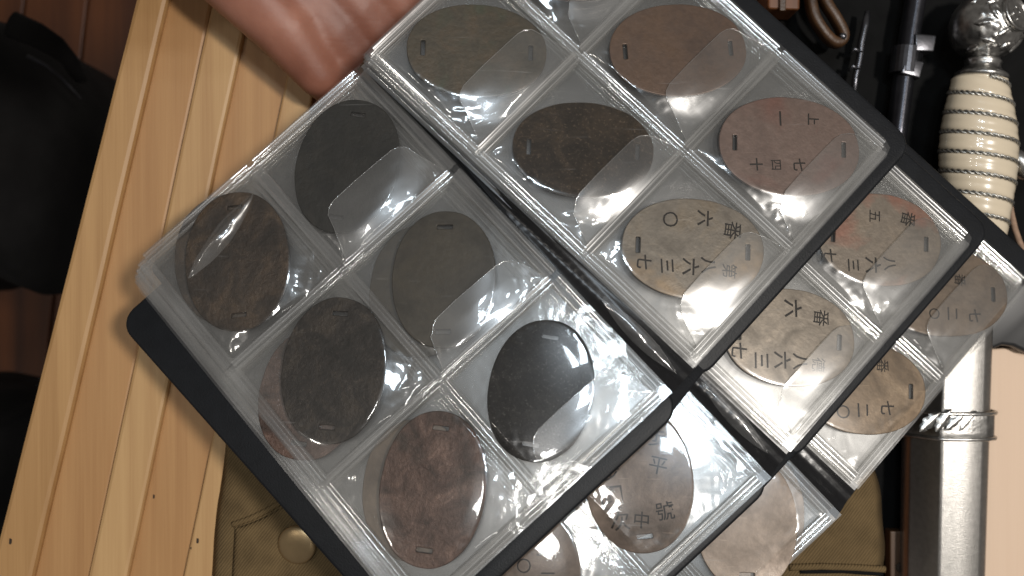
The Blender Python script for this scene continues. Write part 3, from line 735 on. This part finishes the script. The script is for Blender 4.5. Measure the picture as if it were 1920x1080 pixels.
for s2 in (0, math.pi):                   # two strands twisted round each other
    fine = []
    for i, p in enumerate(pth):
        for q in range(3):
            nx_ = pth[min(i+1, len(pth)-1)]; pp = p.lerp(nx_, q/3); a = (i*3+q)*.75+s2
            out = Vector((pp.x-P(grip_axis(300), 300, gz).x, 0, pp.z-gz)).normalized()
            fine.append(pp+out*(.42*math.sin(a)+.25)+Vector((0, 1, 0))*(.48*math.cos(a)))
    v, f = sweep(fine, lambda i, n: circ(.46, 6)); mesh_obj('wire_wrap', v, f, M['wire'], dg, smooth=True)
o = mesh_obj('ferrule', *lathe(P(1840, 142, gz), (P(1845, 100, gz)-P(1840, 142, gz)), [(9.2, -1.5), (10.0, -.6), (9.6, .6), (7.6, 1.8), (6.6, 3.2), (6.4, 4.6), (7.0, 5.4), (6.2, 6.2), (5.4, 8)], 48), M['silver'], dg, smooth=True); fix_normals(o)
# pommel: flattened ball with oak leaf relief and a round worn medallion turned to the right
pc = P(1848, 52, gz+1); R0 = 13.4
n, k = 72, 96; V, Fc = [], []
for i in range(n+1):
    a = math.pi*i/n
    for j in range(k):
        t = 2*math.pi*j/k; d = Vector((math.sin(a)*math.cos(t), math.sin(a)*math.sin(t), math.cos(a)))
        rel = 0
        if d.x > -.62:
            cel = noise.voronoi(Vector((d.x*4.2+d.y*2.2, d.y*3.4-d.x*1.3, d.z*3.6)))[0]
            rel = .75*(1-min(1, cel[0]*1.6))+.25*math.sin((d.x+d.y*.7)*48)*(1-min(1, cel[0]*1.8))
            rel *= min(1, (d.x+.62)/.12)
        if (d-Vector((.50, .20, .84)).normalized()).length < .56: rel = -.1
        shape = 1+(-.10 if d.y < -.6 else 0)*((-d.y-.6)/.4 if d.y < -.6 else 0)
        V.append(pc+d*(R0+rel)*shape)
for i in range(n):
    for j in range(k): Fc.append([i*k+j, i*k+(j+1) % k, (i+1)*k+(j+1) % k, (i+1)*k+j])
o = mesh_obj('pommel', V, Fc, M['silver'], dg, smooth=True); fix_normals(o)
def surf_leaf(d, ang, ln, wd):
    d = d.normalized(); a = d.cross(Vector((0, 0, 1)) if abs(d.z) < .9 else Vector((0, 1, 0))).normalized(); b = d.cross(a)
    e1 = a*math.cos(ang)+b*math.sin(ang); e2 = d.cross(e1); v, f = leaf(0, 0, ln, wd, 0, 0); out = []
    for q in v:
        dd = (d*R0+e1*q.x+e2*q.y).normalized(); out.append(pc+dd*(R0+.05+q.z*1.0))
    return out, f
for k in range(46):
    zz = 1-(k+.5)/34; th = k*2.39996
    if zz < -.2: break
    rr = math.sqrt(1-zz*zz); d = Vector((rr*math.cos(th), rr*math.sin(th), zz))
    if d.x < -.62 or d.y < -.78 or (d-Vector((.50, .20, .84)).normalized()).length < .62: continue
    mesh_obj('oak_leaf_relief', *surf_leaf(d, .9+1.1*math.sin(k*1.7), 6.4, 1.35), M['silver'], dg, smooth=True)
md = Vector((.50, .20, .84)).normalized(); mo = pc+md*(R0-1.9)
o = mesh_obj('medallion', *lathe(mo, md, [(6.9, 0), (7.0, 1.7), (6.7, 2.1), (6.2, 2.1), (5.9, 1.6), (5.7, 1.35), (3.0, 1.75), (.2, 1.9)], 56), M['silver'], dg, smooth=True); fix_normals(o)
ma = md.cross(Vector((0, 1, 0))).normalized(); mb = ma.cross(md)
ma, mb = -ma, -mb
for (x0, y0, x1, y1) in ((-1.2, 2.9, .4, 1.4), (-2.9, 1.2, -2.0, -1.2), (1.2, -.2, 1.7, -1.0), (-.6, -2.6, 1.4, -1.6)):
    s0, s1 = mo+ma*x0+mb*y0+md*1.7, mo+ma*x1+mb*y1+md*1.7
    v, f = sweep([s0, s1], lambda i, n: circ(.38, 8, .30)); mesh_obj('worn_raised_mark', v, f, M['silver'], dg, smooth=True)
# ---- its scabbard, further down the same line
sb = thing('dagger_scabbard', P(1793, 860, 0), 'grey steel dagger scabbard with an oak leaf band, beside the pale peach board', 'scabbard')
def sc_c(y): return 1789-(y-700)*.024
def sc_ring(i, n, g=1.0, up=0.0):
    return [(x*g, z*g+up) for x, z in ((-17.6, -8), (-18.0, -2.0), (-17.4, 1.0), (-9.8, 10.9), (-9.1, 11.55), (-8.4, 11.6), (-4.5, 12.3), (1, 12.6), (6.5, 12.0), (9.8, 10.2), (11.3, 7.5), (11.9, 2), (11.4, -8), (-3, -11))]
V, Fc = [], []
def scab_sweep(y0, y1, n, g=1.0, tap=0.0):
    pth = [P(sc_c(y0+(y1-y0)*i/n), y0+(y1-y0)*i/n, 12) for i in range(n+1)]
    k = 14; V, Fc = [], []
    for i, p in enumerate(pth):
        tt = 1-tap*i/n
        for x, z in sc_ring(0, 0, g): V.append(p+Vector((x*tt, 0, z*tt)))
    for i in range(n):
        for j in range(k): Fc.append([i*k+j, i*k+(j+1) % k, (i+1)*k+(j+1) % k, (i+1)*k+j])
    Fc += [list(range(k)), [n*k+j for j in range(k-1, -1, -1)]]
    return V, Fc
o = mesh_obj('scabbard_body', *scab_sweep(560, 1260, 40, 1.0, .07), M['scab'], sb); fix_normals(o); bevel(o, .7, 3, 20); smooth_all(o)
o = mesh_obj('band', *scab_sweep(769, 813, 4, 1.10), M['silver'], sb); fix_normals(o); bevel(o, .5, 2, 20); smooth_all(o)
for y in (768, 814):
    k = 14; pts = [P(sc_c(y), y, 12)+Vector((x*1.12, 0, z*1.12)) for x, z in sc_ring(0, 0)]+[P(sc_c(y), y, 12)+Vector((-17.6*1.12, 0, -8*1.12))]
    v, f = sweep(pts, lambda i, n: circ(.75, 8)); mesh_obj('band_bead', v, f, M['silver'], sb, smooth=True)
for (x, y, ln, wd, a) in ((1748, 792, 11, 2.4, .75), (1772, 789, 10.5, 2.3, .95), (1795, 791, 10.5, 2.2, .7), (1818, 790, 10, 2.2, .85), (1838, 792, 7, 1.6, 1.2)):
    c = P(x, y, 27); z = 25.2 if x < 1830 else 23.6
    z = 24.6 if x < 1760 else z
    o = mesh_obj('oak_leaf_relief', *leaf(c.x, c.y, ln, wd, a, z), M['silver'], sb, smooth=True)
# ---- pale board, pebbled leather, small fittings at the right edge
pb = thing('peach_board', P(1900, 860, 0), 'pale peach board lying right of the steel scabbard', 'board')
o = mesh_obj('board_body', *prism([P(1853, 655, 12), P(2060, 640, 12), P(2060, 1240, 12), P(1838, 1240, 12)], (0, 0, -9)), M['peach'], pb); fix_normals(o); bevel(o, .8)
lp_ = thing('leather_piece', P(1900, 610, 0), 'pebbled black leather piece above the peach board at the right edge', 'leather')
outline = [(1800, 480), (2060, 470), (2060, 668), (1960, 668), (1925, 662), (1900, 650), (1880, 648), (1864, 655), (1830, 660)]
V = [P(x, y, 19) for x, y in outline]
o = mesh_obj('leather_panel', *prism(V, (0, 0, -6)), M['pebble'], lp_); fix_normals(o); bevel(o, 1.6, 4, 50); smooth_all(o)
kb = thing('silver_fitting', P(1912, 300, 5), 'rounded silver fitting at the right edge beside the ivory grip', 'fitting')
v, f = sweep([P(1897, 281, 12), P(1904, 290, 13), P(1913, 303, 13), P(1924, 318, 12), P(1940, 330, 11)], lambda i, n: circ([1.6, 3.0, 4.0, 4.6, 4.0][i], 18)); mesh_obj('fitting_body', v, f, M['silver'], kb, smooth=True)
v, f = sweep([P(1906, 318, 12), P(1916, 326, 12), P(1930, 333, 11)], lambda i, n: circ(1.1, 10)); mesh_obj('fitting_edge', v, f, M['brass'], kb, smooth=True)
td = thing('tan_cord', P(1902, 400, 3), 'thin tan cord curving down beside the ivory grip', 'cord')
v, f = sweep([P(1888, 350, 6), P(1892, 375, 6), P(1896, 400, 6), P(1903, 430, 6), P(1912, 455, 6), P(1930, 490, 5)], lambda i, n: circ(1.2, 10)); mesh_obj('cord_body', v, f, M['tan'], td, smooth=True)

# ================================================================== tags and albums
def pm(name, cols, seed, **kw): return patina(name, cols, seed, **kw)
blk = pm('patina_black', [(.011, .0105, .009), (.019, .0175, .014), (.032, .028, .022)], 1.1, bst=.35, rough=.5)
blk2 = pm('patina_blackbrown', [(.011, .0095, .007), (.022, .017, .013), (.046, .034, .023)], 2.3, bst=.6, speck=.3, rough=.5)
blk3 = pm('patina_speckled_black', [(.020, .020, .020), (.036, .034, .032), (.075, .072, .066)], 3.7, bst=1.0, rough=.40, metal=.35, sc=120, speck=.8)
olv = pm('patina_olive', [(.030, .026, .019), (.050, .042, .031), (.074, .061, .043)], 4.4, bst=.15, rough=.42, sc=50)
brn = pm('patina_dark_brown', [(.016, .011, .007), (.036, .024, .015), (.085, .054, .031)], 5.9, bst=.7, rough=.45)
red = pm('patina_reddish', [(.026, .018, .013), (.078, .045, .033), (.150, .090, .066)], 6.2, bst=.6, rough=.42, sc=105, spots=(.042, .031, .023))
grn = pm('patina_green_brown', [(.036, .031, .020), (.068, .053, .033), (.105, .074, .045)], 7.8, bst=.25, rough=.42, spots=(.055, .062, .036))
rust = pm('patina_copper_brown', [(.066, .038, .025), (.108, .063, .040), (.145, .087, .055)], 8.5, bst=.2, rough=.40, sc=60)
rough_ = pm('patina_pitted_brown', [(.030, .023, .017), (.062, .047, .034), (.115, .082, .054)], 9.9, bst=1.0, rough=.36, metal=.4, sc=110, speck=.8)
brz = pm('patina_grey_bronze', [(.085, .068, .050), (.135, .112, .086), (.18, .138, .092)], 10.4, bst=.2, rough=.38, sc=55, spots=(.22, .145, .075))
mve = pm('patina_mauve_copper', [(.085, .052, .040), (.13, .084, .066), (.175, .120, .098)], 11.3, bst=.2, rough=.42, sc=55, spots=(.145, .060, .042))
pal = pm('patina_pale_bronze', [(.105, .082, .060), (.165, .132, .100), (.215, .170, .125)], 12.6, bst=.2, rough=.42, sc=60, spots=(.22, .085, .052))
pal2 = pm('patina_pale_grey_bronze', [(.125, .100, .074), (.19, .155, .118), (.245, .195, .142)], 13.2, bst=.2, rough=.42, sc=60)
brn2 = pm('patina_stamped_brown', [(.070, .049, .035), (.125, .089, .066), (.180, .130, .096)], 14.8, bst=.35, rough=.45, sc=70)
tanp = pm('patina_tan_brass', [(.100, .066, .037), (.15, .100, .056), (.19, .132, .076)], 15.5, bst=.2, rough=.42, sc=60)
tan2 = pm('patina_dull_tan', [(.080, .056, .038), (.125, .089, .060), (.16, .115, .078)], 16.1, bst=.2, rough=.45, sc=60)
pinkp = pm('patina_pale_pink_brass', [(.19, .145, .110), (.26, .20, .155), (.32, .25, .195)], 17.7, bst=.2, rough=.42, sc=50)
E1, E2, E3 = {}, {}, {}
f1r, f1l = FR, FL; f2r, f2l = FR.moved(T2), FL.moved(T2); f3r, f3l = FR.moved(T3), FL.moved(T3)
def T(E, key, fr, *a, **kw):
    o, e = identity_tag(fr, *a, **kw)
    if key: E[key] = e
    return o
# open top album, right page
T(E1, (0, 0, 0), f1r, 894, 97, 262, 182, -3, grn, 'greenish brown oval tag in the pocket touching the top of the dark binding')
T(E1, (0, 0, 1), f1r, 1068, -82, 262, 182, 0, rust, 'pinkish brown oval tag cut off by the top edge of the photo', slots=(1, 1))
T(E1, (0, 1, 0), f1r, 1093, 282, 266, 184, -3, rough_, 'pitted dark brown oval tag with a rough glittering surface, middle of the right page')
T(E1, (0, 1, 1), f1r, 1270, 96, 260, 181, 2, rust, 'smooth plain copper brown oval tag near the top cover edge')
T(E1, (0, 2, 1), f1r, 1478, 276, 268, 191, -4, mve, 'mauve copper oval tag with red stains in the right corner pocket of the top album',
  chars=[('一', 1463, 222, 30, -92), ('上', 1525, 224, 24, -92), ('十', 1418, 308, 26, -90), ('四', 1455, 309, 23, -90), ('七', 1499, 309, 26, -90)])
T(E1, (0, 2, 0), f1r, 1298, 467, 270, 191, -4, brz, 'grey bronze oval tag with clear engraved numerals and a ring, lowest on right page',
  chars=[('〇', 1257, 411, 31, 0), ('六', 1322, 409, 32, -94), ('番', 1374, 432, 36, -100), ('七', 1208, 491, 30, -98), ('三', 1251, 498, 30, -90), ('六', 1295, 500, 34, -94), ('八', 1328, 497, 32, -90), ('第', 1368, 508, 30, -95)])
# open top album, left page
T(E1, (1, 0, 0), f1l, 652, 312, 262, 196, 82, blk, 'smooth black oval tag in the pocket below the hand')
T(E1, (1, 0, 1), f1l, 446, 490, 268, 200, 97, brn, 'dark brown oval tag in the leftmost pocket under a curled bright film edge')
T(E1, (1, 1, 0), f1l, 833, 524, 262, 197, 91, olv, 'smooth olive grey oval tag in the middle of the left page beside the binding')
T(E1, (1, 1, 1), f1l, 627, 694, 276, 199, 86, blk2, 'black brown oval tag in the middle pocket of the outer left column')
T(E1, (1, 2, 0), f1l, 1014, 732, 268, 197, 80, blk3, 'speckled black oval tag in the bottom pocket beside the binding')
T(E1, (1, 2, 1), f1l, 812, 916, 290, 201, 83, red, 'reddish brown blotched oval tag in the lowest pocket of the left page')
# tags on the page below, showing at the edges
T(E1, None, f1l, 424, 486, 250, 196, 100, brn, 'brown oval tag on the lower page peeking out left of the dark brown tag', w=-2.1)
T(E1, None, f1l, 790, 545, 255, 196, 88, olv, 'dull olive oval tag on the lower page peeking out left of the smooth olive tag', w=-2.1)
T(E1, None, f1l, 583, 738, 250, 196, 80, red, 'rust red oval tag on the lower page peeking out left of the black brown tag', w=-2.1)
T(E1, None, f1l, 779, 918, 262, 200, 88, tan2, 'grey tan oval tag on the lower page peeking out left of the blotched reddish tag', w=-2.1)
# second album
T(E2, (0, 2, 1), f2r, 1647, 450, 236, 176, -6, pal, 'pale bronze oval tag with orange red stains in the corner pocket of the middle album',
  chars=[('番', 1703, 411, 30, -105), ('五', 1640, 405, 26, -95), ('七', 1556, 479, 27, -95), ('三', 1600, 497, 26, -92), ('六', 1637, 497, 32, -92), ('八', 1668, 494, 27, -90)])
T(E2, (0, 2, 0), f2r, 1478, 633, 250, 184, -6, pal2, 'pale grey oval tag with crisp engraved numerals in the middle album',
  chars=[('六', 1487, 578, 36, -92), ('番', 1540, 596, 33, -100), ('七', 1386, 657, 32, -98), ('三', 1428, 676, 33, -92), ('六', 1467, 675, 34, -92), ('八', 1500, 678, 32, -92), ('德', 1535, 684, 28, -95)])
T(E2, (1, 2, 0), f2l, 1197, 898, 270, 202, 95, brn2, 'brown oval tag with two columns of stamped characters, in the middle album',
  chars=[('兵', 1186, 826, 32, -5), ('歩', 1231, 820, 37, -10), ('平', 1234, 873, 37, -12), ('步', 1143, 885, 39, 4), ('國', 1147, 933, 48, 6), ('號', 1247, 958, 36, 10), ('次', 1162, 976, 39, 5), ('中', 1203, 975, 33, -5)])
T(E2, None, f2l, 1158, 882, 258, 196, 98, brn2, 'plain brown oval tag on a lower page showing left of the stamped brown tag', w=-2.1)
T(E2, (1, 2, 1), f2l, 993, 1085, 262, 192, 88, brn2, 'brown oval tag with a copper ring at the bottom edge of the photo',
  chars=[('五', 1018, 1031, 27, -2), ('〇', 982, 1061, 29, 0), ('一', 1027, 1075, 27, 0)])
# third album
T(E3, (0, 2, 1), f3r, 1764, 548, 252, 168, -3, tan2, 'dull tan oval tag in the corner pocket of the lowest album near the black leather',
  chars=[('〇', 1752, 588, 22, 0), ('二', 1786, 588, 26, -92), ('七', 1828, 592, 26, -92), ('番', 1800, 525, 24, -95)])
T(E3, (0, 2, 0), f3r, 1616, 728, 240, 172, -4, tanp, 'golden tan oval tag with a ring and two numerals in the lowest album',
  chars=[('〇', 1581, 772, 27, 0), ('二', 1618, 769, 28, -92), ('七', 1664, 765, 28, -92), ('番', 1655, 686, 26, -95)])
T(E3, (1, 2, 0), f3l, 1398, 978, 250, 186, 88, pinkp, 'pale pinkish oval tag in the lowest album near its bottom edge')
T(E3, None, f3l, 1412, 964, 240, 186, 84, pinkp, 'pale oval tag on a lower page showing behind the pinkish tag of the lowest album', w=-2.1)

AG = 'black coin albums stacked open'
build_album(Vector((0, 0, 0)), 'topmost open black coin album held by the hand, both clear pages in view', E1, 3, {}, 11.0, {(0, i, j) for i in range(3) for j in range(2)} | {(1, i, 0) for i in range(3)}, AG,
            folds=[(1, (353, 522), (474, 366), 3.6, 2.2), (0, (1128, 560), (1268, 700), 2.6, 1.6)])
build_album(T2, 'middle open black coin album showing under the lower right edge of the topmost one', E2, 3, {}, 47.0, {(0, 2, 0), (0, 2, 1)}, AG, lip=(8, 5.5), folds=[(0, (1315, 715), (1440, 850), 2.6, 1.6)])
build_album(T3, 'lowest open black coin album, partly over the dagger and the jacket', E3, 2, {}, 83.0, {(0, 2, 1)}, AG, lip=(3.5, 3.5))

# ================================================================== the hand under the top left edge
def blob(parts, voxel=1.3, smooth=16):
    """tapered capsules joined and remeshed into one skin"""
    bm = bmesh.new()
    for chain in parts:
        for (p, r), (q, r2) in zip(chain, chain[1:]):
            p, q = Vector(p), Vector(q); n = max(2, int((q-p).length/(min(r, r2)*.35)))
            for i in range(n+1):
                t = i/n; c = p.lerp(q, t); rr = r+(r2-r)*t
                bmesh.ops.create_icosphere(bm, subdivisions=2, radius=rr*S, matrix=Matrix.Translation(c*S))
    me = bpy.data.meshes.new('body'); bm.to_mesh(me); bm.free()
    o = bpy.data.objects.new('tmp_body', me); C.objects.link(o)
    m = o.modifiers.new('r', 'REMESH'); m.mode = 'VOXEL'; m.voxel_size = voxel*S
    m2 = o.modifiers.new('s', 'SMOOTH'); m2.iterations = smooth; m2.factor = .6
    bpy.context.view_layer.update()
    out = bpy.data.meshes.new_from_object(o.evaluated_get(bpy.context.evaluated_depsgraph_get()))
    bpy.data.objects.remove(o); bpy.data.meshes.remove(me)
    return out
def hp(px, py, z): return P(px, py, z)
# hand axis runs down and to the right; the album rests on the fingers, the heel of the hand stays in view
D = Vector((.69, -.72, 0)); Q = Vector((.72, .69, 0))       # along the fingers / across the palm to the upper right
org = P(575, 176, 40)                                        # lower left tip of the visible palm edge
def hl(a, q, z): p = org+D*a+Q*q; return Vector((p.x, p.y, z))
parts = []
# palm: rows of thick metacarpals
for q, z0 in ((10, 48), (22, 49), (34, 50), (46, 50), (58, 50), (68, 49)):
    parts.append([(hl(-82, 12+q*.72, 52), 13), (hl(-60, 8+q*.82, 52), 13.5), (hl(-35, 4+q*.92, 50), 13), (hl(-8, 1+q, 44), 11), (hl(6, q, 38), 9.5)])
parts.append([(hl(-78, 14, 52), 15), (hl(-50, 12, 53), 16), (hl(-18, 11, 50), 12), (hl(0, 8, 45), 8.5)])                # heel on the little finger side
parts.append([(hl(-84, 60, 46), 15), (hl(-58, 72, 48), 15.5), (hl(-34, 80, 48), 13), (hl(-8, 90, 48), 10.5), (hl(12, 100, 48), 8.8), (hl(22, 105, 47), 7.6)])  # thumb along the album edge
# fingers under the albums, different lengths, slightly bent
for q, l, z in ((10, 48, 29), (31, 62, 27), (52, 66, 28), (71, 58, 30)):
    parts.append([(hl(2, q, 37), 9.0), (hl(l*.42, q*1.02, 33), 8.4), (hl(l*.75, q*1.03, z), 7.6), (hl(l, q*1.03, z-4), 6.4)])
# wrist and forearm rising to the left, out of the photo
parts.append([(hl(-72, 26, 50), 19), (Vector((-112, 150, 68)), 23), (Vector((-140, 160, 98)), 26), (Vector((-210, 176, 132)), 32)])
parts.append([(hl(-72, 46, 50), 20), (Vector((-106, 160, 68)), 23), (Vector((-140, 162, 98)), 26)])
me = blob(parts)
hd = bpy.data.objects.new('person', me); C.objects.link(hd); me.materials.append(M['skin'])
me.polygons.foreach_set('use_smooth', [True]*len(me.polygons))
tag(hd, 'bare hand with palm up holding the albums from below at the top edge', 'person')
ORG[hd.name] = Vector((0, 0, 0))
# sleeve of a dark jacket further up the arm, outside the photo but shading the table
pth = [Vector((-108, 146, 95)), Vector((-122, 149, 101)), Vector((-160, 157, 114)), Vector((-220, 168, 134)), Vector((-300, 182, 160))]
v, f = sweep(pth, lambda i, n: circ([42, 43, 45, 49, 54][i]*(1+.03*math.sin(i*2)), 36), closed_ends=False)
o = mesh_obj('sleeve', v, f, M['bag'], hd, smooth=True); m = o.modifiers.new('thickness', 'SOLIDIFY'); m.thickness = 2*S
